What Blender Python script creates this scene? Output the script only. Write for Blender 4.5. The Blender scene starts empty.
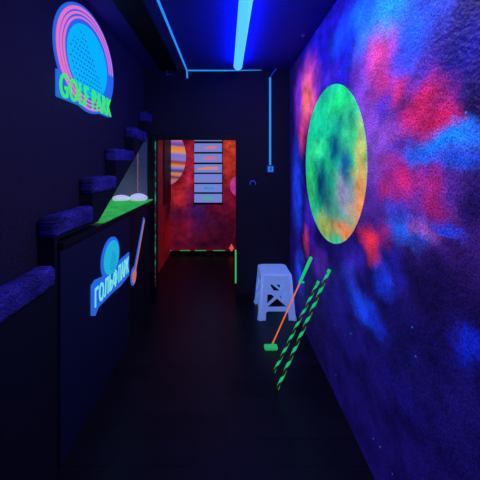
import bpy, bmesh, math, random
from mathutils import Vector, Matrix, noise
C = bpy.context.scene.collection
R = math.radians
F = 270.0; EYE = 1.45; VX, VY = 226.0, 165.0

# ------------------------------------------------------------------ camera
cd = bpy.data.cameras.new('camera'); cam = bpy.data.objects.new('camera', cd); C.objects.link(cam)
cam.location = (0, 0, EYE); cam.rotation_euler = (R(90), 0, 0)
cd.sensor_width = 36; cd.lens = 36 * F / 480; cd.shift_x = 14 / 480; cd.shift_y = -75 / 480
cd.clip_start = 0.02
bpy.context.scene.camera = cam
# ------------------------------------------------------------------ world
w = bpy.data.worlds.new('world'); bpy.context.scene.world = w; w.use_nodes = True
w.node_tree.nodes['Background'].inputs[0].default_value = (0.01, 0.01, 0.03, 1)
w.node_tree.nodes['Background'].inputs[1].default_value = 0.2
vs = bpy.context.scene.view_settings
vs.view_transform = 'Standard'; vs.look = 'None'; vs.gamma = 1; vs.use_curve_mapping = False; vs.exposure = 0.0
BLUE = 26.0       # blue radiance of the black-light tubes
def area(name, loc, rot, sx, sy, power, col):
    l = bpy.data.lights.new(name, 'AREA'); l.shape = 'RECTANGLE'; l.size = sx; l.size_y = sy
    l.energy = power; l.color = col
    o = bpy.data.objects.new(name, l); C.objects.link(o); o.location = loc; o.rotation_euler = rot
    return o
area('hall_fill_light', (0.32, 1.15, 2.44), (R(14), 0, 0), 0.25, 0.7, 20, (0.5, 0.55, 1.0))  # unseen fill added under the ceiling, brings red and green shading to the hall
area('niche_light', (-1.12, 2.45, 1.50), (R(-12), 0, 0), 0.12, 0.3, 0.7, (0.85, 0.75, 1.0))
area('back_room_light', (0.2, 3.9, 2.42), (0, 0, 0), 0.8, 0.3, 2.0, (0.6, 0.45, 1.0))

# ------------------------------------------------------------------ helpers
def lin(c):
    return tuple(((v / 255) / 12.92 if v / 255 <= 0.04045 else ((v / 255 + 0.055) / 1.055) ** 2.4) for v in c) + (1,)
def mat(name, base, emit=None, es=0.0, rough=0.7, spec=0.3, bump=0, bscale=60, metal=0):
    m = bpy.data.materials.new(name); m.use_nodes = True; nt = m.node_tree; p = nt.nodes['Principled BSDF']
    n = nt.nodes.new('ShaderNodeTexNoise'); n.inputs['Scale'].default_value = bscale; n.inputs['Detail'].default_value = 6
    tc = nt.nodes.new('ShaderNodeTexCoord'); nt.links.new(tc.outputs['Object'], n.inputs['Vector'])
    mx = nt.nodes.new('ShaderNodeMix'); mx.data_type = 'RGBA'
    b = lin(base); mx.inputs['A'].default_value = tuple(v * .8 for v in b[:3]) + (1,); mx.inputs['B'].default_value = tuple(min(1, v * 1.2) for v in b[:3]) + (1,)
    nt.links.new(n.outputs['Fac'], mx.inputs['Factor']); nt.links.new(mx.outputs['Result'], p.inputs['Base Color'])
    p.inputs['Roughness'].default_value = rough; p.inputs['Specular IOR Level'].default_value = spec; p.inputs['Metallic'].default_value = metal
    if emit: p.inputs['Emission Color'].default_value = lin(emit); p.inputs['Emission Strength'].default_value = es
    if bump:
        bp = nt.nodes.new('ShaderNodeBump'); bp.inputs['Strength'].default_value = bump; bp.inputs['Distance'].default_value = 0.01
        nt.links.new(n.outputs['Fac'], bp.inputs['Height']); nt.links.new(bp.outputs['Normal'], p.inputs['Normal'])
    return m
def glow(name, c, es=0.7, base=0.55, **k):      # fluorescent pigment: reflects and re-emits its own colour evenly
    return mat(name, tuple(v * base for v in c), c, es, **k)

def thing(name, label, cat, loc=(0, 0, 0), group=None):
    o = bpy.data.objects.new(name, None); o.empty_display_size = .05; C.objects.link(o); o.location = loc
    return tag(o, label, cat, group)
def tag(o, label=None, cat=None, group=None, kind=None):
    if label: o['label'] = label
    if cat: o['category'] = cat
    if group: o['group'] = group
    if kind: o['kind'] = kind
    return o
def link(name, me, m, parent=None, origin=None, smooth=False):
    """mesh is given in world space; it is moved into the space of its parent chain"""
    o = bpy.data.objects.new(name, me); C.objects.link(o)
    if parent is not None:
        o.parent = parent; off = Vector(); q = parent
        while q is not None: off += q.location; q = q.parent
        me.transform(Matrix.Translation(-off))
    elif origin is not None:
        me.transform(Matrix.Translation(-Vector(origin))); o.location = origin
    for mm in (m if isinstance(m, list) else [m]): me.materials.append(mm)
    if smooth:
        for p in me.polygons: p.use_smooth = True
    return o
def bmm(bm):
    bmesh.ops.recalc_face_normals(bm, faces=bm.faces)
    me = bpy.data.meshes.new('m'); bm.to_mesh(me); bm.free(); return me
def box(bm, x0, x1, y0, y1, z0, z1, bev=0, seg=2):
    r = bmesh.ops.create_cube(bm, size=1); v = r['verts']
    for q in v: q.co = Vector(((x0 + x1) / 2 + q.co.x * (x1 - x0), (y0 + y1) / 2 + q.co.y * (y1 - y0), (z0 + z1) / 2 + q.co.z * (z1 - z0)))
    if bev:
        e = list({e for q in v for e in q.link_edges})
        bmesh.ops.bevel(bm, geom=e, offset=bev, segments=seg, affect='EDGES', profile=.5)
def boxes(name, lst, m, parent=None, origin=None, bev=0, seg=2, smooth=False):
    bm = bmesh.new()
    for b in lst: box(bm, *b, bev=bev, seg=seg)
    return link(name, bmm(bm), m, parent, origin, smooth)
def struct(name, lst, m, bev=0): return tag(boxes(name, lst, m, bev=bev), kind='structure')
def prism(name, pts, x0, x1, m, parent=None, bev=0):
    """polygon in (Y,Z) extruded along X"""
    bm = bmesh.new(); vs_ = [bm.verts.new((x0, y, z)) for y, z in pts]; f = bm.faces.new(vs_)
    r = bmesh.ops.extrude_face_region(bm, geom=[f])
    bmesh.ops.translate(bm, verts=[v for v in r['geom'] if isinstance(v, bmesh.types.BMVert)], vec=(x1 - x0, 0, 0))
    if bev: bmesh.ops.bevel(bm, geom=bm.edges[:], offset=bev, segments=2, affect='EDGES')
    return link(name, bmm(bm), m, parent)
dg = lambda: bpy.context.evaluated_depsgraph_get()
def curve_mesh(cu):
    o = bpy.data.objects.new('tmp', cu); C.objects.link(o); bpy.context.view_layer.update()
    me = bpy.data.meshes.new_from_object(o.evaluated_get(dg())); bpy.data.objects.remove(o); return me
def flat(loops, depth, bevel=0):
    """2-D loops with holes -> solid plate, local xy, z from 0 to depth"""
    cu = bpy.data.curves.new('c', 'CURVE'); cu.dimensions = '2D'; cu.fill_mode = 'BOTH'; cu.extrude = depth / 2 - bevel; cu.bevel_depth = bevel; cu.bevel_resolution = 1
    cu.offset = -bevel
    for lp in loops:
        s = cu.splines.new('POLY'); s.points.add(len(lp) - 1); s.use_cyclic_u = True
        for p, (x, y) in zip(s.points, lp): p.co = (x, y, 0, 1)
    me = curve_mesh(cu); me.transform(Matrix.Translation((0, 0, depth / 2))); return me
def text(body, width, height, depth, offset=0.0):
    cu = bpy.data.curves.new('t', 'FONT'); cu.body = body; cu.size = 1; cu.align_x = 'CENTER'; cu.offset = offset; cu.extrude = .5; cu.resolution_u = 4
    cu.space_character = 1.08
    me = curve_mesh(cu)
    xs = [v.co.x for v in me.vertices]; ys = [v.co.y for v in me.vertices]
    sx = width / (max(xs) - min(xs)); sy = height / (max(ys) - min(ys))
    me.transform(Matrix.Diagonal((sx, sy, depth, 1)) @ Matrix.Translation((-(max(xs) + min(xs)) / 2, -(max(ys) + min(ys)) / 2, .5))); return me
def onleft(me, X, Y=0, Z=0):      # local xy -> wall seen on the left (faces +X)
    me.transform(Matrix(((0, 0, 1, X), (1, 0, 0, Y), (0, 1, 0, Z), (0, 0, 0, 1)))); return me
def onright(me, X, Y=0, Z=0):     # faces -X, local x runs towards the camera
    me.transform(Matrix(((0, 0, -1, X), (-1, 0, 0, Y), (0, 1, 0, Z), (0, 0, 0, 1)))); return me
def onfar(me, Yp, X=0, Z=0):      # faces -Y
    me.transform(Matrix(((1, 0, 0, X), (0, 0, -1, Yp), (0, 1, 0, Z), (0, 0, 0, 1)))); return me
def ell(cx, cy, a, b, n=64, t0=0, t1=360):
    full = abs(t1 - t0 - 360) < 1e-6
    return [(cx + a * math.cos(R(t0 + (t1 - t0) * i / (n if full else n - 1))), cy + b * math.sin(R(t0 + (t1 - t0) * i / (n if full else n - 1)))) for i in range(n)]
def tube(pts, rads, seg=10, bm=None, caps=True):
    own = bm is None
    if own: bm = bmesh.new()
    pts = [Vector(p) for p in pts]; rings = []
    for i, p in enumerate(pts):
        d = (pts[min(i + 1, len(pts) - 1)] - pts[max(i - 1, 0)]).normalized()
        u = d.cross(Vector((0, 0, 1)) if abs(d.z) < .9 else Vector((0, 1, 0))).normalized(); v = d.cross(u)
        r = rads[i] if isinstance(rads, (list, tuple)) else rads
        rings.append([bm.verts.new(p + (u * math.cos(a) + v * math.sin(a)) * r) for a in [2 * math.pi * k / seg for k in range(seg)]])
    for a, b in zip(rings, rings[1:]):
        for k in range(seg): bm.faces.new((a[k], a[(k + 1) % seg], b[(k + 1) % seg], b[k]))
    if caps: bm.faces.new(rings[0]); bm.faces.new(rings[-1][::-1])
    return bmm(bm) if own else bm

def fbm_nodes(nt, coord, scale, amp):
    n = nt.nodes.new('ShaderNodeTexNoise'); n.inputs['Scale'].default_value = scale; n.inputs['Detail'].default_value = 5; n.inputs['Roughness'].default_value = .62
    nt.links.new(coord, n.inputs['Vector'])
    s = nt.nodes.new('ShaderNodeVectorMath'); s.operation = 'SUBTRACT'; s.inputs[1].default_value = (.5, .5, .5); nt.links.new(n.outputs['Color'], s.inputs[0])
    m = nt.nodes.new('ShaderNodeVectorMath'); m.operation = 'SCALE'; m.inputs['Scale'].default_value = amp; nt.links.new(s.outputs[0], m.inputs[0])
    a = nt.nodes.new('ShaderNodeVectorMath'); a.operation = 'ADD'; nt.links.new(coord, a.inputs[0]); nt.links.new(m.outputs[0], a.inputs[1])
    return a.outputs[0]
def mural(name, base, blobs, es, refl, axis, warp=((2.2, .35), (9, .10)), stars=None, bump=.5, rough=.6, grain=.25, bumpscale=70, soft=(1.5, .1), cloud=.35, axis2=2):
    """painted artwork: soft colour patches (centre, radii, turn) over a ground colour, in the wall's own plane"""
    m = bpy.data.materials.new(name); m.use_nodes = True; nt = m.node_tree; p = nt.nodes['Principled BSDF']
    tc = nt.nodes.new('ShaderNodeTexCoord'); sep = nt.nodes.new('ShaderNodeSeparateXYZ'); nt.links.new(tc.outputs['Object'], sep.inputs[0])
    cb = nt.nodes.new('ShaderNodeCombineXYZ'); nt.links.new(sep.outputs[axis], cb.inputs[0]); nt.links.new(sep.outputs[axis2], cb.inputs[1])
    co = cb.outputs[0]; raw = co
    for sc, am in warp: co = fbm_nodes(nt, co, sc, am)
    cur = None; bl = lin(base)
    for (cx, cy, rx, ry, rot, col, st) in blobs:
        mp = nt.nodes.new('ShaderNodeMapping'); mp.vector_type = 'TEXTURE'
        mp.inputs['Location'].default_value = (cx, cy, 0); mp.inputs['Rotation'].default_value = (0, 0, R(rot)); mp.inputs['Scale'].default_value = (rx, ry, 1)
        nt.links.new(co, mp.inputs['Vector'])
        ln = nt.nodes.new('ShaderNodeVectorMath'); ln.operation = 'LENGTH'; nt.links.new(mp.outputs[0], ln.inputs[0])
        mr = nt.nodes.new('ShaderNodeMapRange'); mr.interpolation_type = 'SMOOTHSTEP'
        mr.inputs['From Min'].default_value = soft[0]; mr.inputs['From Max'].default_value = soft[1]; mr.inputs['To Max'].default_value = st
        nt.links.new(ln.outputs['Value'], mr.inputs['Value'])
        mx = nt.nodes.new('ShaderNodeMix'); mx.data_type = 'RGBA'
        nt.links.new(mr.outputs[0], mx.inputs['Factor'])
        if cur is None: mx.inputs['A'].default_value = bl
        else: nt.links.new(cur, mx.inputs['A'])
        mx.inputs['B'].default_value = lin(col); cur = mx.outputs['Result']
    # cloudy brush work and sprayed grain
    if cloud:
        g = nt.nodes.new('ShaderNodeTexNoise'); g.inputs['Scale'].default_value = 7; g.inputs['Detail'].default_value = 8; g.inputs['Roughness'].default_value = .68; nt.links.new(raw, g.inputs['Vector'])
        gr = nt.nodes.new('ShaderNodeMapRange'); gr.inputs['From Min'].default_value = .33; gr.inputs['From Max'].default_value = .67; gr.inputs['To Min'].default_value = 1 - cloud; gr.inputs['To Max'].default_value = 1 + cloud
        nt.links.new(g.outputs['Fac'], gr.inputs['Value'])
        sc = nt.nodes.new('ShaderNodeVectorMath'); sc.operation = 'SCALE'; nt.links.new(cur, sc.inputs[0]); nt.links.new(gr.outputs[0], sc.inputs['Scale']); cur = sc.outputs[0]
    g = nt.nodes.new('ShaderNodeTexNoise'); g.inputs['Scale'].default_value = 160; g.inputs['Detail'].default_value = 2; nt.links.new(raw, g.inputs['Vector'])
    gr = nt.nodes.new('ShaderNodeMapRange'); gr.inputs['From Min'].default_value = .32; gr.inputs['From Max'].default_value = .68; gr.inputs['To Min'].default_value = 1 - grain; gr.inputs['To Max'].default_value = 1 + grain
    nt.links.new(g.outputs['Fac'], gr.inputs['Value'])
    sc = nt.nodes.new('ShaderNodeVectorMath'); sc.operation = 'SCALE'; nt.links.new(cur, sc.inputs[0]); nt.links.new(gr.outputs[0], sc.inputs['Scale']); cur = sc.outputs[0]
    if stars:
        v = nt.nodes.new('ShaderNodeTexVoronoi'); v.inputs['Scale'].default_value = stars[0]; nt.links.new(raw, v.inputs['Vector'])
        c = nt.nodes.new('ShaderNodeMapRange'); c.inputs['From Min'].default_value = stars[1]; c.inputs['From Max'].default_value = stars[1] * .5
        nt.links.new(v.outputs['Distance'], c.inputs['Value'])
        sv = nt.nodes.new('ShaderNodeSeparateColor'); nt.links.new(v.outputs['Color'], sv.inputs[0])
        gt = nt.nodes.new('ShaderNodeMath'); gt.operation = 'GREATER_THAN'; gt.inputs[1].default_value = .6; nt.links.new(sv.outputs[0], gt.inputs[0])
        ml = nt.nodes.new('ShaderNodeMath'); ml.operation = 'MULTIPLY'; nt.links.new(c.outputs[0], ml.inputs[0]); nt.links.new(gt.outputs[0], ml.inputs[1])
        mx = nt.nodes.new('ShaderNodeMix'); mx.data_type = 'RGBA'; nt.links.new(ml.outputs[0], mx.inputs['Factor']); nt.links.new(cur, mx.inputs['A']); mx.inputs['B'].default_value = lin(stars[2]); cur = mx.outputs['Result']
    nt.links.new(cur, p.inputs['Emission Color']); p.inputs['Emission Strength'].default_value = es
    rf = nt.nodes.new('ShaderNodeVectorMath'); rf.operation = 'MULTIPLY'; rf.inputs[1].default_value = refl; nt.links.new(cur, rf.inputs[0])
    nt.links.new(rf.outputs[0], p.inputs['Base Color'])
    p.inputs['Roughness'].default_value = rough; p.inputs['Specular IOR Level'].default_value = .25
    if bump:
        n = nt.nodes.new('ShaderNodeTexNoise'); n.inputs['Scale'].default_value = bumpscale; n.inputs['Detail'].default_value = 4; nt.links.new(raw, n.inputs['Vector'])
        bp = nt.nodes.new('ShaderNodeBump'); bp.inputs['Strength'].default_value = bump; bp.inputs['Distance'].default_value = .012
        nt.links.new(n.outputs['Fac'], bp.inputs['Height']); nt.links.new(bp.outputs['Normal'], p.inputs['Normal'])
    return m

# ------------------------------------------------------------------ materials
XR = .687; XL = -.88; XS = -.80; YF = 2.9; H = 2.47; YB = 4.4
m_wall = mat('black_blue_paint', (38, 24, 40), rough=.75, bump=.8, bscale=70)
m_wall_left = mat('navy_wall_paint', (40, 26, 50), rough=.8, bump=.5, bscale=80)
m_ceil = mat('ceiling_paint', (56, 42, 140), rough=.8, bump=.3, bscale=40)
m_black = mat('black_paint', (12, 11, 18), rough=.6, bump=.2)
m_stair = mat('stair_black', (18, 12, 30), rough=.9, bump=.4)
m_carpet = mural('carpet_pile', (66, 52, 135), [(0, 0, .001, .001, 0, (70, 62, 110), 0)], .0, (1, 1, 1), 1, bump=1.0, bumpscale=140, grain=.9, cloud=.7, rough=1)
m_grey = mat('grey_board', (120, 118, 135), rough=.7)
m_counter = mat('counter_dark', (26, 28, 60), rough=.6)
# floor: dark laminate boards
m_floor = bpy.data.materials.new('dark_laminate'); m_floor.use_nodes = True; nt = m_floor.node_tree; p = nt.nodes['Principled BSDF']
tc = nt.nodes.new('ShaderNodeTexCoord'); br = nt.nodes.new('ShaderNodeTexBrick'); mp = nt.nodes.new('ShaderNodeMapping'); mp.inputs['Rotation'].default_value = (0, 0, 0)
nt.links.new(tc.outputs['Object'], mp.inputs['Vector']); nt.links.new(mp.outputs[0], br.inputs['Vector'])
br.inputs['Scale'].default_value = 1; br.inputs['Brick Width'].default_value = 1.1; br.inputs['Row Height'].default_value = .13; br.inputs['Mortar Size'].default_value = .002
br.inputs['Color1'].default_value = lin((30, 24, 30)); br.inputs['Color2'].default_value = lin((22, 18, 24)); br.inputs['Mortar'].default_value = lin((6, 5, 8))
nz = nt.nodes.new('ShaderNodeTexNoise'); nz.inputs['Scale'].default_value = 14; nt.links.new(tc.outputs['Object'], nz.inputs['Vector'])
mr = nt.nodes.new('ShaderNodeMapRange'); mr.inputs['To Min'].default_value = .26; mr.inputs['To Max'].default_value = .5; nt.links.new(nz.outputs['Fac'], mr.inputs['Value'])
nt.links.new(mr.outputs[0], p.inputs['Roughness']); nt.links.new(br.outputs['Color'], p.inputs['Base Color']); p.inputs['Specular IOR Level'].default_value = .22

g_blue = glow('fluorescent_blue', (40, 110, 235), .75)
g_cyan = glow('fluorescent_cyan', (0, 185, 245), .85)
g_pink = glow('fluorescent_pink', (250, 120, 190), .8)
g_green = glow('fluorescent_green', (60, 240, 110), .85)
g_mint = glow('fluorescent_mint', (120, 235, 225), .85)
g_teal = glow('fluorescent_teal', (30, 190, 225), .8)
g_orange = glow('fluorescent_orange', (245, 105, 60), .8)
g_cable = glow('bluish_white_plastic', (45, 150, 240), .85, base=.5)
g_ink = mat('dark_blue_ink', (12, 60, 130), (12, 60, 130), .5)
g_lav = glow('lavender_board', (125, 140, 225), .8)
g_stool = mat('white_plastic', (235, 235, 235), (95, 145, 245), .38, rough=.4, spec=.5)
g_white = mat('white_rubber', (215, 215, 225), (190, 190, 225), .6, rough=.5)

# ------------------------------------------------------------------ right wall mural
def bw(x, y, rx, ry, col, st=.9, rot=0):      # a patch read off the wall at the given place -> metres on the wall plane
    Y = F * XR / (x - VX); Z = EYE - (y - VY) * Y / F
    return (Y, Z, max(rx * Y / (x - VX), .04), max(ry * Y / F, .03), rot, col, st)
NAVY = (16, 8, 78); DEEP = (22, 14, 150)
B = [
 bw(340, 60, 60, 80, (28, 14, 160), .9), bw(400, 150, 90, 110, (92, 44, 165), .9), bw(320, 30, 22, 40, (24, 18, 165), .9),
 bw(460, 50, 40, 60, (18, 12, 120), .95), bw(475, 110, 22, 40, (14, 8, 70), .9), bw(440, 290, 80, 55, (14, 6, 62), .95), bw(470, 200, 22, 50, (16, 8, 70), .9),
 bw(420, 370, 110, 60, (16, 10, 80), .95), bw(315, 330, 14, 60, (14, 8, 60), .95), bw(340, 300, 26, 45, (22, 12, 110), .8),
 bw(385, 12, 42, 26, (10, 130, 250), .98, -10), bw(352, 24, 22, 18, (15, 100, 245), .9), bw(412, 28, 26, 32, (14, 85, 240), .85), bw(398, 60, 14, 26, (20, 60, 225), .6), bw(345, 45, 10, 40, (20, 30, 200), .7),
 bw(370, 85, 26, 50, (125, 62, 185), .85), bw(378, 52, 15, 26, (205, 60, 135), .9), bw(384, 78, 14, 18, (165, 35, 105), .85), bw(400, 84, 9, 14, (190, 30, 85), .8),
 bw(425, 100, 22, 24, (185, 22, 78), .9, 20), bw(440, 118, 20, 16, (195, 20, 78), .85), bw(415, 118, 14, 16, (180, 30, 90), .7), bw(396, 128, 14, 20, (140, 60, 170), .8),
 bw(385, 105, 8, 14, (28, 30, 190), .7), bw(403, 150, 22, 12, (80, 50, 190), .6), bw(378, 140, 15, 36, (125, 70, 190), .85),
 bw(445, 142, 36, 17, (10, 115, 250), .98, -8), bw(425, 156, 20, 9, (28, 90, 230), .85), bw(456, 165, 22, 13, (18, 80, 225), .8), bw(475, 158, 12, 10, (16, 60, 200), .7),
 bw(406, 178, 15, 20, (180, 22, 85), .85), bw(387, 188, 12, 18, (160, 30, 100), .75), bw(430, 190, 13, 22, (150, 20, 90), .75), bw(392, 160, 12, 9, (150, 40, 120), .6),
 bw(432, 206, 16, 10, (140, 20, 80), .6), bw(405, 230, 18, 18, (30, 90, 230), .9), bw(423, 228, 16, 12, (150, 80, 190), .8), bw(445, 232, 17, 10, (26, 60, 220), .85, 10), bw(398, 212, 12, 12, (60, 60, 210), .7),
 bw(370, 246, 11, 18, (215, 40, 60), .95), bw(376, 262, 8, 10, (180, 40, 70), .6), bw(384, 238, 8, 14, (150, 30, 110), .6), bw(352, 262, 12, 14, (50, 30, 170), .7),
 bw(384, 280, 9, 22, (24, 50, 215), .85, 20), bw(362, 308, 14, 15, (18, 60, 215), .85), bw(376, 322, 10, 14, (18, 40, 190), .7), bw(348, 278, 8, 14, (40, 50, 190), .6), bw(398, 268, 10, 20, (22, 24, 150), .7),
 bw(466, 338, 15, 24, (14, 30, 185), .85, 20), bw(400, 395, 24, 16, (20, 12, 110), .6),
 bw(307, 95, 10, 32, (220, 75, 150), .95), bw(307, 100, 6, 22, (250, 110, 100), .95), bw(298, 100, 4, 30, (120, 40, 190), .8), bw(297, 185, 5, 45, (26, 60, 230), .85), bw(303, 135, 4, 18, (220, 60, 110), .7),
 bw(310, 215, 6, 30, (60, 30, 190), .8), bw(306, 240, 3, 14, (190, 50, 90), .7), bw(299, 268, 4, 20, (24, 60, 225), .7), bw(320, 262, 9, 18, (70, 25, 150), .75), bw(325, 80, 12, 14, (70, 40, 190), .6),
]
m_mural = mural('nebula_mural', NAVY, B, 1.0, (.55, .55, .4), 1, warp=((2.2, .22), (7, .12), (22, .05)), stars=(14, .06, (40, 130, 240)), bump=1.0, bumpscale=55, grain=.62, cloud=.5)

# ------------------------------------------------------------------ the shell
struct('floor', [(-1.5, .8, -1.9, YB + .1, -.06, 0)], m_floor)
struct('floor_back_room', [(.8, 1.5, YF, YB + .1, -.06, 0)], m_floor)
struct('ceiling', [(-1.5, .8, -1.9, YF, H, H + .14)], m_ceil)
struct('ceiling_shade_strip', [(-.70, -.52, -1.9, YF, H - .006, H)], m_black)  # black strip added to stand in for the band of shade along the ceiling
wr = struct('wall_right', [(XR, XR + .1, -1.9, YF, 0, H)], m_mural)
struct('wall_far', [(-1.5, -.755, YF, YF + .1, 0, H), (.107, .8, YF, YF + .1, 0, H), (-.755, .107, YF, YF + .1, 1.725, H)], m_wall)
struct('wall_rear', [(-1.5, .8, -2.0, -1.9, 0, H)], m_black)
o = prism('wall_left', [(-1.9, 0), (1.28, 0), (1.28, 1.09), (1.69, 1.09), (YF, 1.84), (YF, H), (-1.9, H)], XL - .05, XL, m_wall_left); tag(o, kind='structure')
struct('wall_niche_left', [(-1.5, -1.425, 1.2, YF, 0, H)], m_black)
struct('wall_niche_front', [(-1.425, XL - .05, 1.2, 1.27, 0, H)], m_black)
o = prism('ceiling_niche', [(1.27, 1.5), (1.75, 1.5), (YF, 1.9), (YF, 1.98), (1.27, 1.58)], -1.42, XL - .05, m_black); tag(o, kind='structure')
struct('wall_niche_back', [(-1.42, -.84, YF - .02, YF, 1.09, 1.84)], m_grey)
# dark door casing
struct('trim_1', [(-.835, -.755, YF - .025, YF, 0, 1.725), (-.835, .107, YF - .025, YF, 1.725, 1.775)], m_black, bev=.004)
struct('baseboard_far', [(.112, XR, YF - .012, YF, 0, .06)], m_black)
# back room
red = lambda x, y, rx, ry, col, st=.9: ((x - VX) * YB / F, EYE - (y - VY) * YB / F, rx * YB / F, ry * YB / F, 0, col, st)
RB = [red(185, 200, 60, 60, (120, 16, 40), .9), red(210, 160, 40, 30, (165, 32, 50), .9), red(180, 195, 12, 16, (200, 40, 55), .9), red(230, 160, 12, 22, (215, 60, 45), .85), red(190, 168, 6, 24, (205, 40, 80), .9),
      red(228, 200, 14, 12, (140, 20, 60), .8), red(197, 212, 12, 22, (62, 26, 110), .9), red(212, 222, 18, 16, (70, 14, 60), .8), red(182, 228, 12, 14, (130, 16, 50), .8), red(225, 232, 16, 14, (60, 10, 40), .8), red(205, 243, 30, 7, (45, 8, 35), .8), red(178, 215, 10, 8, (60, 14, 60), .7), red(231, 146, 8, 8, (235, 80, 50), .8), red(188, 240, 8, 6, (120, 20, 60), .6)]
m_red = mural('red_nebula_mural', (90, 12, 35), RB, .62, (.5, .4, .3), 0, cloud=.6, warp=((2.5, .25), (10, .15), (30, .06)), stars=(9, .05, (180, 180, 255)), bump=.2, grain=.15)
struct('wall_back_room', [(-1.0, 1.5, YB, YB + .1, 0, H)], m_red)
# side wall of the back room: the red painting ends at a dark upright band
SB = [(4.2, 1.2, .3, 1.0, 0, (16, 8, 30), .97), (4.25, .35, .25, .3, 0, (190, 20, 24), .95), (3.85, .5, .25, .9, 0, (150, 20, 30), .9), (3.8, 1.5, .2, .5, 0, (140, 25, 30), .8), (4.1, .9, .2, .1, 0, (90, 10, 30), .8)]
m_side = mural('red_side_mural', (110, 14, 30), SB, .28, (.4, .3, .3), 1, warp=((3, .15),), bump=.2, grain=.15)
struct('wall_back_room_left', [(-1.0, -.91, YF + .1, YB, 0, H)], m_side)
struct('trim_2', [(-.91, -.895, 3.92, YB - .001, .86, H)], m_black)
struct('wall_back_room_right', [(1.5, 1.6, YF + .1, YB, 0, H)], m_black)
struct('ceiling_back_room', [(-1.0, 1.6, YF + .1, YB + .1, H, H + .1)], m_black)
struct('baseboard_back_room', [(-.91, 1.5, YB - .015, YB, 0, .05)], m_black)

# ------------------------------------------------------------------ black-light tubes
m_tube = bpy.data.materials.new('black_light_diffuser'); m_tube.use_nodes = True; pb = m_tube.node_tree.nodes['Principled BSDF']
pb.inputs['Base Color'].default_value = (.1, .3, .6, 1); pb.inputs['Emission Color'].default_value = (.09 / BLUE, .60 / BLUE, 1, 1); pb.inputs['Emission Strength'].default_value = BLUE
m_house = mat('lamp_housing', (60, 90, 150), (40, 120, 200), .3, rough=.4)
def tube_light(y0, y1, label):
    cx = .117; t = thing('tube_light', label, 'light', (cx, (y0 + y1) / 2, H))
    boxes('housing', [(cx - .026, cx + .026, y0, y1, H - .022, H)], m_house, t, bev=.003)
    n = 14; bm = bmesh.new(); ring = []
    ys = [y0 - .012, y0 - .006, y0 + .02, y1 - .02, y1 + .006, y1 + .012]; rr = [.012, .034, .042, .042, .034, .012]
    tube([(cx, y, H - .052) for y in ys], rr, 20, bm)
    link('diffuser', bmm(bm), m_tube, t, smooth=True)
    for y in (y0 + .15, y1 - .15):
        boxes('clip', [(cx - .03, cx + .03, y - .008, y + .008, H - .03, H - .018)], m_house, t)
tube_light(1.47, 2.66, 'long glowing blue black light tube on the ceiling')
tube_light(-.9, .4, 'unseen black light tube added on the ceiling behind the viewer')  # added out of view, only to give the near walls more light

# glowing blue cable ducts
def px(x, y, plane, v):
    if plane == 'Y': return Vector(((x - VX) * v / F, v, EYE - (y - VY) * v / F))
    if plane == 'X': Y = F * v / (x - VX); return Vector((v, Y, EYE - (y - VY) * Y / F))
    if plane == 'Z': Y = F * (EYE - v) / (y - VY); return Vector(((x - VX) * Y / F, Y, v))
ct = thing('cable_duct', 'thin glowing blue cable duct running along the ceiling and across the far wall top', 'cable duct', (-.42, 2.0, H))
link('ceiling_run', tube([(-.418, -1.0, H - .009), (-.418, 1.6, H - .009), (-.418, YF - .012, H - .009), (-.414, YF - .012, H - .09)], .009, 8), g_cable, ct, smooth=True)
link('wall_run', tube([(-.405, YF - .009, H - .008), (0, YF - .009, H - .009), (.38, YF - .009, H - .004)], [.0075, .007, .003], 8), g_cable, ct, smooth=True)
dt = thing('cable_duct', 'straight vertical glowing blue cable duct dropping down the far wall to a socket', 'cable duct', (.472, YF, 2.37))
link('vertical_run', tube([(.472, YF - .011, 2.385), (.472, YF - .011, 1.45)], .011, 8), g_cable, dt)
link('upper_bend', tube([(.472, YF - .012, 2.385), (.50, YF - .03, 2.43), (.53, YF - .06, H - .006)], .008, 8), mat('dim_cable', (20, 60, 160), (25, 60, 170), .35), dt)
so = thing('socket_box', 'small blue-rimmed square socket box below the vertical cable duct', 'socket', (.475, YF, 1.41))
m_sk = mat('socket_plastic', (40, 50, 140), (25, 40, 130), .35)
boxes('back_box', [(.435, .515, YF - .022, YF, 1.365, 1.448)], m_sk, so, bev=.004)
boxes('faceplate', [(.45, .50, YF - .030, YF - .022, 1.38, 1.433)], g_cable, so, bev=.003)
boxes('rocker', [(.462, .488, YF - .035, YF - .030, 1.39, 1.405), (.462, .488, YF - .035, YF - .030, 1.41, 1.425)], m_sk, so, bev=.001)
hk = thing('wall_hook', 'tiny blue arched hook on the far wall right of the doorway', 'hook', (.285, YF, 1.25))
m_hk = mat('hook_blue', (60, 70, 200), (50, 70, 210), .6)
link('arch', tube([(.285 + .03 * math.cos(R(a)), YF - .02, 1.25 + .032 * math.sin(R(a))) for a in range(-20, 201, 20)], .004, 8), m_hk, hk, smooth=True)
link('peg', tube([(.285, YF - .02, 1.282), (.285, YF, 1.282)], .004, 8), m_hk, hk)
m_h2 = mat('dull_blue', (34, 36, 100), (30, 34, 100), .5)
hk = thing('wall_hook', 'faint coiled blue hook high on the far wall under the ceiling duct', 'hook', (-.6, YF, 2.42))
link('loop', tube([(-.635, YF - .012, 2.47), (-.63, YF - .012, 2.40), (-.615, YF - .012, 2.43), (-.60, YF - .012, 2.41), (-.575, YF - .012, 2.42), (-.56, YF - .012, 2.41)], .004, 6), m_h2, hk)
link('peg', tube([(-.61, YF - .012, 2.425), (-.61, YF, 2.425)], .004, 6), m_h2, hk)
q = px(303, 35, 'Z', H)
me = tube([(q.x, q.y, H), (q.x, q.y, H - .008), (q.x, q.y, H - .018)], [.016, .014, .006], 12)
tag(link('ceiling_stud', me, m_h2, None, (q.x, q.y, H)), 'small bluish stud on the ceiling near the mural', 'stud')

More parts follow.
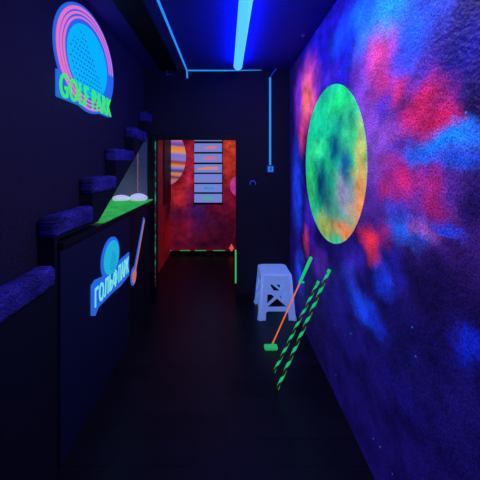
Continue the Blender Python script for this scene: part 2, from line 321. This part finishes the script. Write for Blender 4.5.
# ------------------------------------------------------------------ moon on the right wall
mc = (1.810, 1.457)
def bmn(x, y, rx, ry, col, st=.9, rot=0): return bw(x, y, rx, ry, col, st, rot)
MB_ = [bmn(318, 130, 18, 60, (20, 205, 145)), bmn(340, 100, 18, 16, (30, 225, 120)), bmn(352, 140, 12, 40, (60, 200, 130), .9), bmn(361, 160, 6, 50, (190, 185, 95), .9),
       bmn(360, 205, 9, 40, (240, 140, 80), .95), bmn(345, 232, 22, 12, (235, 130, 80), .95), bmn(325, 225, 10, 16, (150, 160, 70), .9), bmn(312, 185, 6, 30, (40, 190, 90), .9),
       bmn(344, 195, 10, 26, (150, 125, 175), .85), bmn(330, 205, 8, 16, (60, 110, 120), .8), bmn(335, 150, 8, 20, (5, 60, 115), .95), bmn(322, 182, 9, 24, (5, 50, 100), .95), bmn(346, 165, 6, 22, (5, 70, 150), .9), bmn(340, 128, 8, 8, (10, 130, 120), .7),
       bmn(318, 150, 6, 10, (60, 240, 140), .7), bmn(350, 120, 5, 10, (20, 120, 110), .6), bmn(352, 212, 6, 10, (190, 150, 120), .7), bmn(330, 168, 4, 8, (30, 170, 110), .7)]
m_moon = mural('green_moon_paint', (25, 178, 135), MB_, .95, (.5, .6, .3), 1, warp=((4, .14), (14, .12), (40, .04)), bump=1.0, bumpscale=55, grain=.25, cloud=.42)
me = onright(flat([ell(0, 0, .500, .515, 96)], .004), XR - .0005, mc[0], mc[1])
tag(link('painted_moon', me, m_moon), 'large glowing green and orange moon painted on the nebula wall', 'wall painting')

# ------------------------------------------------------------------ round golf sign on the left wall
cy, cz = 1.733, 2.107
sg = thing('golf_park_sign', 'large round neon sign with a cyan golf ball, pink rings and green lettering GOLF PARK', 'sign', (XL, cy, cz - .32))
# backing board: ellipse plus the strip behind the lettering
link('backing_board', onleft(flat([ell(0, 0, .365, .323, 96)], .006), XL, cy, cz), g_blue, sg)
lo = [(-.322, -.16), (-.322, -.296), (-.315, -.303), (.300, -.303), (.305, -.296), (.305, -.16), (.10, -.16), (-.1, -.16)]
link('lettering_board', onleft(flat([lo], .007), XL, cy - .02, cz + .0), g_blue, sg)
def crescent(ao, bo, wl, a0, a1, n=72):      # band that is wide at the left and thin towards its right end
    out, inn = [], []
    for i in range(n):
        a = R(a0 + (a1 - a0) * i / (n - 1)); k = .30 + .70 * (0.5 - 0.5 * math.cos(a - R(0))) ** .8
        out.append((ao * math.cos(a), bo * math.sin(a))); inn.append(((ao - wl * k) * math.cos(a), (bo - wl * k) * math.sin(a)))
    return out + inn[::-1]
for ao, wl in ((.346, .020), (.315, .015), (.286, .012)):
    link('pink_ring', onleft(flat([crescent(ao, ao * .885, wl, 4, 300)], .004), XL + .006, cy, cz), g_pink, sg)
# ball: shallow dome
bm = bmesh.new(); rings = []; N = 48
for j in range(9):
    t = j / 8 * R(90); rings.append([bm.verts.new((.25 * math.cos(t) * math.cos(2 * math.pi * k / N), .222 * math.cos(t) * math.sin(2 * math.pi * k / N), .010 * math.sin(t))) for k in range(N)] if j < 8 else [bm.verts.new((0, 0, .010))])
for a, b in zip(rings, rings[1:]):
    for k in range(N):
        if len(b) > 1: bm.faces.new((a[k], a[(k + 1) % N], b[(k + 1) % N], b[k]))
        else: bm.faces.new((a[k], a[(k + 1) % N], b[0]))
bm.faces.new(rings[0][::-1])
ball = link('golf_ball', onleft(bmm(bm), XL + .006, cy, cz - .005), g_cyan, sg, smooth=True)
lp = []
for i in range(-9, 10):
    for j in range(-9, 10):
        u = i * .034 + (j % 2) * .017; v = j * .029
        rho = math.hypot(u / .25, v / .222)
        if rho < .92 and (u * .6 + v * .55) < .03 and not (u < -.12 and v > .1):
            s = 1 - .35 * rho
            lp.append([(u + .014 * s * math.cos(R(a)), v + .012 * s * math.sin(R(a))) for a in (180, 215, 250, 285, 320)] + [(u + .009 * s * math.cos(R(a)), v + .003 + .006 * s * math.sin(R(a))) for a in (320, 270, 220)])
bmd = bmesh.new()
for l in lp:
    vs0 = []
    for (u, v) in l:
        rho = min(1, math.hypot(u / .25, v / .222)); vs0.append(bmd.verts.new((u, v, .010 * math.sqrt(1 - rho * rho) + .0012)))
    bmd.faces.new(vs0)
link('dimple_pattern', onleft(bmm(bmd), XL + .0065, cy, cz - .005), g_ink, ball)
link('lettering', onleft(text('GOLF PARK', .62, .13, .008, .006), XL + .016, cy - .025, cz - .235), g_green, sg)

# ------------------------------------------------------------------ staircase against the left wall
st = thing('staircase', 'dark staircase with blue carpet-wrapped steps climbing along the left wall', 'staircase', (XS, 1.3, 0))
ris = [(.20, .62), (.55, .80), (.90, .985), (1.26, 1.207), (1.62, 1.375), (1.96, 1.573), (2.34, 1.78), (2.70, 1.985), (2.9, 2.1)]
prof = [(-.1, 0), (-.1, .45)]
z = .45
for (y, zt) in ris[:-1]: prof += [(y, z), (y, zt - .015)]; z = zt - .015
prof += [(YF, z), (YF, 1.84), (1.69, 1.095), (1.28, 1.095), (1.28, 0)]
prism('stair_side', prof, XL, XS, m_stair, st)
for i in range(len(ris) - 1):
    y0, zt = ris[i]; y1 = ris[i + 1][0]
    bm = bmesh.new(); x0, x1 = XL, XS + .012
    box(bm, x0, x1, y0 - .012, y1 - (.002 if i < 7 else 0), zt - .10, zt, bev=.022, seg=3)
    bmesh.ops.subdivide_edges(bm, edges=[e for e in bm.edges if e.calc_length() > .05], cuts=24, use_grid_fill=True)
    for v in bm.verts:
        n = noise.noise_vector(v.co * 45) * .007
        if v.co.x > x0 + .002: v.co += Vector((n.x, 0, n.z + n.y * .5))
    link('carpeted_step', bmm(bm), m_carpet, st, smooth=True)

# ------------------------------------------------------------------ reception counter under the stairs
cn = thing('reception_counter', 'dark reception counter with a bright green top tucked under the stairs', 'counter', (-.8, 2.1, 0))
boxes('cabinet', [(-1.42, -.805, 1.29, YF - .03, 0, 1.05)], m_black, cn, bev=.004)
boxes('front_panel', [(-.805, -.79, 1.29, 2.2, .0, 1.045)], m_counter, cn, bev=.003)
boxes('front_panel', [(-.805, -.797, 2.205, YF - .03, .0, 1.045)], mat('counter_black', (16, 16, 34), rough=.6), cn, bev=.002)
boxes('worktop', [(-1.42, -.775, 1.29, YF - .03, 1.05, 1.078)], m_black, cn, bev=.003)
m_turf = mural('green_turf', (28, 160, 70), [(-.95, 2.25, .22, .07, 0, (150, 235, 110), .85), (-1.1, 2.55, .3, .07, 0, (120, 215, 100), .7)], .85, (.35, .45, .3), 0, warp=((5, .08),), bump=.8, axis2=1)  # the two paler streaks are lamp light painted into the turf colour
boxes('turf_top', [(-1.42, -.778, 1.72, YF - .03, 1.078, 1.088)], m_turf, cn, bev=.002)
# small things on the counter
g = thing('rounded_case', 'small white rounded case on the green counter, left of the larger one', 'case', (-1.075, 2.76, 1.088))
def blob(name, c, r, m, parent, seed=0):
    bm = bmesh.new(); bmesh.ops.create_uvsphere(bm, u_segments=24, v_segments=14, radius=1)
    for v in bm.verts:
        d = v.co.copy(); k = 1 + .12 * noise.noise(d * 1.3 + Vector((seed, 0, 0)))
        zz = d.z if d.z > -.5 else -.5
        v.co = Vector((c[0] + d.x * r[0] * k, c[1] + d.y * r[1] * k, c[2] + (zz + .5) / 1.5 * r[2] * 2))
    return link(name, bmm(bm), m, parent, smooth=True)
blob('case_body', (-1.075, 2.76, 1.0885), (.09, .05, .028), g_white, g, 1)
link('seam', tube([(-1.075 + .07 * math.cos(R(a)), 2.76 + .047 * math.sin(R(a)), 1.112) for a in range(180, 361, 15)], .0015, 6), m_grey, g)
g = thing('rounded_case', 'larger white rounded case on the green counter beside the doorway, red cord above it', 'case', (-.90, 2.76, 1.088))
blob('case_body', (-.895, 2.76, 1.0885), (.088, .055, .036), g_white, g, 4)
link('seam', tube([(-.895 + .078 * math.cos(R(a)), 2.76 + .05 * math.sin(R(a)), 1.122) for a in range(180, 361, 15)], .0015, 6), m_grey, g)
pts = [(-.915 + .004 * math.sin(i * 1.7), 2.80, 1.165 + i * .02) for i in range(23)]
tag(link('beaded_cord', tube(pts, [.003 + .0022 * (i % 2) for i in range(23)], 8), mat('red_cord', (150, 90, 100), (150, 80, 85), .7), None, (-.915, 2.80, 1.165)), 'thin reddish beaded cord hanging above the white case under the stairs', 'cord')

# ------------------------------------------------------------------ sign on the counter front
XC = -.79
s2 = thing('golf_club_sign', 'small cyan golf ball sign lettered ГОЛЬФ ПАРК on the counter front', 'sign', (XC, 1.87, .56))
link('ball_board', onleft(flat([ell(0, 0, .145, .137, 64)], .006), XC, 1.845, .818), g_blue, s2)
lb = [(1.575, .745), (1.575, .57), (1.62, .545), (1.66, .575), (1.90, .565), (2.0, .55), (2.185, .56), (2.185, .745), (1.98, .745), (1.95, .70), (1.74, .735), (1.62, .76)]
link('lettering_board', onleft(flat([lb], .007), XC), g_blue, s2)
b2 = link('golf_ball', onleft(flat([ell(0, 0, .118, .112, 64)], .004), XC + .006, 1.85, .818), g_teal, s2)
hl = []
for k in range(7):
    o_ = -.07 + k * .017; L = .075 - .004 * k
    hl.append([(o_ * .3 - L * .55 + .02, o_ + L * .45 - .02), (o_ * .3 + L * .75 + .02, o_ - L * .5 - .02), (o_ * .3 + L * .75 + .02, o_ - L * .5 - .015), (o_ * .3 - L * .55 + .02, o_ + L * .45 - .015)])
link('shading_lines', onleft(flat(hl, .0015), XC + .010, 1.85, .818), mat('line_teal', (10, 130, 165), (10, 135, 185), .7), b2)
link('lettering', onleft(text('ГОЛЬФ', .33, .125, .004, .02), XC + .007, 1.775, .655), g_mint, s2)
link('lettering', onleft(text('ПАРК', .20, .125, .004, .02), XC + .007, 2.065, .655), g_mint, s2)
# golf club sign: leaning club silhouette
def bar2(a, b, wd):
    a = Vector(a); b = Vector(b); d = (b - a).normalized(); n = Vector((-d.y, d.x)) * wd / 2
    return [tuple(a + n), tuple(b + n), tuple(b - n), tuple(a - n)]
XD = -.797
s3 = thing('golf_club_cutout', 'flat blue-outlined golf club cutout with orange head on the counter front', 'sign', (XD, 2.45, .45))
a_, b_ = (2.62, .935), (2.345, .50)
link('outline', onleft(flat([bar2(a_, (2.335, .52), .044)], .005), XD), g_blue, s3)
link('head_outline', onleft(flat([ell(2.32, .497, .068, .078, 32)], .0055), XD), g_blue, s3)
link('shaft', onleft(flat([bar2((2.613, .915), (2.35, .52), .018)], .004), XD + .0056), glow('fluorescent_salmon', (215, 120, 110), .7), s3)
link('head', onleft(flat([ell(2.322, .492, .044, .054, 32)], .004), XD + .0056), g_orange, s3)

# ------------------------------------------------------------------ doorway tapes
m_tape = bpy.data.materials.new('dashed_tape'); m_tape.use_nodes = True; nt = m_tape.node_tree; p = nt.nodes['Principled BSDF']
tc = nt.nodes.new('ShaderNodeTexCoord'); n = nt.nodes.new('ShaderNodeTexNoise'); n.inputs['Scale'].default_value = 9; nt.links.new(tc.outputs['Object'], n.inputs['Vector'])
cr = nt.nodes.new('ShaderNodeValToRGB'); e = cr.color_ramp.elements; e[0].position = .40; e[0].color = lin((120, 25, 30)); e[1].position = .58; e[1].color = lin((40, 150, 90)); x = e.new(.48); x.color = lin((20, 20, 25))
nt.links.new(n.outputs['Fac'], cr.inputs[0]); nt.links.new(cr.outputs[0], p.inputs['Emission Color']); nt.links.new(cr.outputs[0], p.inputs['Base Color']); p.inputs['Emission Strength'].default_value = .7
tag(boxes('neon_tape', [(-.757, -.747, YF - .028, YF - .0255, .16, 1.70)], m_tape, None, (-.75, YF - .026, .16)), 'narrow vertical tape flecked green and red along the left edge of the doorway', 'tape')
tag(boxes('neon_tape', [(.096, .112, YF - .003, YF - .0005, .18, .54)], glow('tape_green', (40, 210, 110), .75), None, (.104, YF - .002, .18)), 'short vertical glowing green tape low on the right edge of the doorway', 'tape')
zt = EYE - (251 - VY) * YB / F
xs = [((a - VX) * YB / F, (b - VX) * YB / F) for a, b in ((168, 171), (180, 190), (195, 206), (213, 225))]
dl = thing('dashed_tape_line', 'dashed green tape line along the foot of the red mural', 'tape', (0, YB, zt))
m_gd = glow('tape_green_dim', (40, 170, 100), .7)
for a, b in xs: boxes('dash', [(a, b, YB - .003, YB - .0005, zt - .008, zt + .014)], m_gd, dl)
ax = (231.5 - VX) * YB / F
tag(link('arrow_marker', onfar(flat([[(-.045, .045), (0, .13), (.045, .045), (.02, .045), (.02, -.02), (-.02, -.02), (-.02, .045)]], .003), YB - .0005, ax, zt - .01), glow('arrow_red', (240, 90, 80), .8), None, (ax, YB, zt)), 'small glowing red arrow pointing up at the foot of the red mural', 'arrow')

# ------------------------------------------------------------------ back room paintings and menu board
def planet(name, x, y, rx, ry, m, label):
    c = ((x - VX) * YB / F, EYE - (y - VY) * YB / F)
    tag(link(name, onfar(flat([ell(0, 0, rx * YB / F, ry * YB / F, 64)], .003), YB - .0002, *c), m, None, (c[0], YB, c[1])), label, 'wall painting')
m_str = bpy.data.materials.new('striped_planet'); m_str.use_nodes = True; nt = m_str.node_tree; p = nt.nodes['Principled BSDF']
tc = nt.nodes.new('ShaderNodeTexCoord'); mp = nt.nodes.new('ShaderNodeMapping'); mp.inputs['Rotation'].default_value = (0, R(-5), 0); nt.links.new(tc.outputs['Object'], mp.inputs['Vector'])
sp = nt.nodes.new('ShaderNodeSeparateXYZ'); nt.links.new(fbm_nodes(nt, mp.outputs[0], 5, .035), sp.inputs[0])
mr = nt.nodes.new('ShaderNodeMapRange'); mr.inputs['From Min'].default_value = -.46; mr.inputs['From Max'].default_value = .30; nt.links.new(sp.outputs[2], mr.inputs['Value'])
cr = nt.nodes.new('ShaderNodeValToRGB'); e = cr.color_ramp.elements; e[0].position = 0; e[0].color = lin((150, 90, 190)); e[1].position = 1; e[1].color = lin((250, 150, 90))
for q, c in ((.07, (170, 110, 200)), (.13, (230, 120, 70)), (.20, (90, 50, 120)), (.26, (245, 150, 70)), (.33, (60, 50, 150)), (.40, (150, 140, 220)), (.45, (245, 145, 80)), (.52, (150, 60, 60)), (.58, (150, 130, 215)), (.68, (130, 125, 225)), (.74, (250, 160, 90)), (.84, (240, 140, 80)), (.89, (110, 70, 180)), (.95, (150, 100, 200))):
    k = e.new(q); k.color = lin(c)
nt.links.new(mr.outputs[0], cr.inputs[0]); nt.links.new(cr.outputs[0], p.inputs['Emission Color']); nt.links.new(cr.outputs[0], p.inputs['Base Color']); p.inputs['Emission Strength'].default_value = .75
planet('painted_planet', 164, 157, 22, 29, m_str, 'orange and violet striped planet painted at left on the red mural')
planet('painted_planet', 238, 186, 8, 10, mural('pink_planet', (190, 60, 150), [((238 - VX) * YB / F * 0, 0, .08, .03, 20, (120, 50, 160), .8)], .8, (.5, .5, .4), 0, bump=.1), 'small pink planet painted at right on the red mural, cut by the doorway edge')
bx0, bx1 = (194.5 - VX) * YB / F, (222 - VX) * YB / F
mbd = thing('menu_board', 'hanging board of lavender price slats on the red mural', 'menu board', ((bx0 + bx1) / 2, YB, EYE - 38 * YB / F))
boxes('backing', [(bx0 - .004, bx1 + .012, YB - .02, YB - .001, EYE - (204.5 - VY) * YB / F, EYE - (131 - VY) * YB / F)], m_black, mbd, bev=.002)
rnd = random.Random(4)
rows = [(133, 141.3, None), (143.5, 152, ((205, 216), (250, 120, 90))), (153.8, 162.5, ((203, 216), (245, 110, 110))), (164.3, 172.5, ((198, 218), (250, 140, 100))), (174, 182.5, None), (184, 192, ((204, 214), (40, 150, 220))), (193.8, 202.3, ((204, 213), (40, 200, 130)))]
for a, b, ink in rows:
    z1, z0 = EYE - (a - VY) * YB / F, EYE - (b - VY) * YB / F
    sl = boxes('slat', [(bx0, bx1, YB - .028, YB - .02, z0, z1)], g_lav, mbd, bev=.002)
    if ink:
        (x0, x1), c = ink; x = x0; L = []
        while x < x1 - .5:
            wd = .9 + rnd.random() * .9; hh = 2.2 if x > x0 + (x1 - x0) * .35 else 1.4
            if c[2] > 150 or c[1] > 180: hh = 2.4 if x < x0 + 5 else 1.3
            m0 = (a + b) / 2 + .8
            L.append(((x - VX) * YB / F, (min(x + wd, x1) - VX) * YB / F, YB - .0295, YB - .028, EYE - (m0 + .6 - VY) * YB / F, EYE - (m0 - hh - VY) * YB / F + rnd.random() * .006)); x += wd + .35
        boxes('lettering', L, glow('ink', c, .8), sl)

# ------------------------------------------------------------------ plastic stool
sx, sy = .478, 2.69; hs = .418
stl = thing('plastic_stool', 'pale blue-white plastic stool with cross-cut sides beside the mural wall', 'stool', (sx, sy, 0))
TB_, BB_ = .138, .168         # half widths top / bottom
def side_plate(rot):
    """stool side: tapered plate with crossed braces, legs and an open foot arch"""
    t, b, h = TB_, BB_, hs - .012
    wz = lambda z: b + (t - b) * z / h
    out = [(-b - .004, 0), (-b - .008, .018), (-wz(.05), .05), (-t, h), (t, h), (wz(.05), .05), (b + .008, .018), (b + .004, 0), (.108, 0), (.103, .07), (.09, .082), (-.09, .082), (-.103, .07), (-.108, 0)]
    top = [(-.066, .325), (.066, .325), (0, .226)]
    bot = [(-.092, .122), (.092, .122), (0, .198)]
    lf = [(-.088, .275), (-.092, .150), (-.026, .211)]; rt = [(.088, .275), (.026, .211), (.092, .150)]
    me = flat([out, top, bot, lf, rt], .006, .0)
    lean = math.atan((b - t) / h)
    me.transform(Matrix.Rotation(R(90) - lean, 4, 'X'))      # stand it up, leaning inwards
    me.transform(Matrix.Translation((0, -b, 0)))
    me.transform(Matrix.Rotation(rot, 4, 'Z')); me.transform(Matrix.Translation((sx, sy, 0)))
    return me
for k in range(4): link('side_frame', side_plate(R(90 * k)), g_stool, stl)
for sxn, syn in ((-1, -1), (1, -1), (1, 1), (-1, 1)):
    q0 = (sx + sxn * (BB_ - .012), sy + syn * (BB_ - .012)); q1 = (sx + sxn * (TB_ - .012), sy + syn * (TB_ - .012))
    me = tube([(q0[0], q0[1], 0), (q0[0], q0[1], .012), (q0[0] + (q1[0] - q0[0]) * .08, q0[1] + (q1[1] - q0[1]) * .08, .045), (q1[0], q1[1], hs - .02)], [.028, .028, .021, .019], 14)
    link('leg', me, g_stool, stl, smooth=True)
bm = bmesh.new(); rings = []
for (hw, zz) in ((TB_ + .002, hs - .035), (TB_ + .004, hs - .012), (TB_ - .002, hs - .003), (TB_ - .012, hs), (TB_ - .03, hs - .002), (.02, hs - .003)):
    ring = []; rc = min(.04, hw * .6)
    for cxn, cyn, a0 in ((1, 1, 0), (-1, 1, 90), (-1, -1, 180), (1, -1, 270)):
        for j in range(6):
            a = R(a0 + 18 * j); ring.append(bm.verts.new((sx + cxn * (hw - rc) + rc * math.cos(a), sy + cyn * (hw - rc) + rc * math.sin(a), zz)))
    rings.append(ring)
for a, b in zip(rings, rings[1:]):
    for k in range(24): bm.faces.new((a[k], a[(k + 1) % 24], b[(k + 1) % 24], b[k]))
bm.faces.new(rings[-1]); bm.faces.new(rings[0][::-1])
link('seat', bmm(bm), g_stool, stl, smooth=True)

# ------------------------------------------------------------------ putter and twisted poles against the mural wall
top = Vector((.664, 2.10, .735)); bot = Vector((.365, 2.13, .035)); d = (bot - top)
pt = thing('golf_putter', 'orange-shafted putter with green grip and green head leaning on the mural wall', 'golf putter', (.36, 2.12, 0))
link('grip', tube([top, top + d * .01, top + d * .10, top + d * .29, top + d * .30], [.006, .0125, .0125, .010, .006], 12), glow('grip_green', (30, 215, 120), .75), pt, smooth=True)
link('grip_tab', tube([top + d * .285, top + d * .285 + Vector((.032, 0, -.002))], .006, 8), glow('tab_green', (30, 215, 120), .75), pt)
link('shaft', tube([top + d * .29, bot], .0055, 10), glow('shaft_orange', (245, 115, 45), .85), pt, smooth=True)
link('hosel', tube([bot - d * .03, bot + d * .01], .008, 10), glow('hosel_yellow', (150, 170, 30), .6), pt)
bm = bmesh.new(); box(bm, .300, .405, 2.10, 2.145, .002, .034, bev=.012, seg=3)
link('head', bmm(bm), mat('head_green', (20, 120, 70), (40, 215, 125), .5, rough=.35, spec=.6, bump=.8, bscale=45), pt, smooth=True)
m_gw = glow('wrap_green', (30, 210, 125), .72); m_pd = mat('pole_dark', (50, 40, 26), (60, 50, 14), .35, rough=.4)
def twisted(top, bot, r, turns, label):
    top, bot = Vector(top), Vector(bot); t = thing('twisted_pole', label, 'pole', (bot.x, bot.y, 0)); d = bot - top
    link('rod', tube([top, bot], r, 12), m_pd, t, smooth=True)
    u = d.cross(Vector((0, 1, 0))).normalized(); v = d.normalized().cross(u); N = int(turns * 20)
    bm = bmesh.new(); prev = None
    for i in range(N + 1):          # flat ribbon wound round the rod
        f = i / N; pr = []
        for k in range(7):
            a = 2 * math.pi * turns * f + (k / 6 - .5) * R(150); pr.append(bm.verts.new(top + d * f + (u * math.cos(a) + v * math.sin(a)) * (r + .0022)))
        if prev:
            for k in range(6): bm.faces.new((prev[k], prev[k + 1], pr[k + 1], pr[k]))
        prev = pr
    link('green_ribbon', bmm(bm), m_gw, t, smooth=True)
    link('end_cap', tube([top - d.normalized() * .012, top - d.normalized() * .008, top + d.normalized() * .012], [.008, r + .003, r + .003], 12), m_gw, t, smooth=True)
twisted((.676, 1.775, .752), (.330, 1.735, .012), .0075, 8, 'longer green-striped twisted pole, nearest the viewer, leaning on the mural wall')
twisted((.672, 1.975, .59), (.333, 1.875, .012), .0068, 7, 'shorter green-striped twisted pole leaning on the mural wall between the putter and the longer pole')
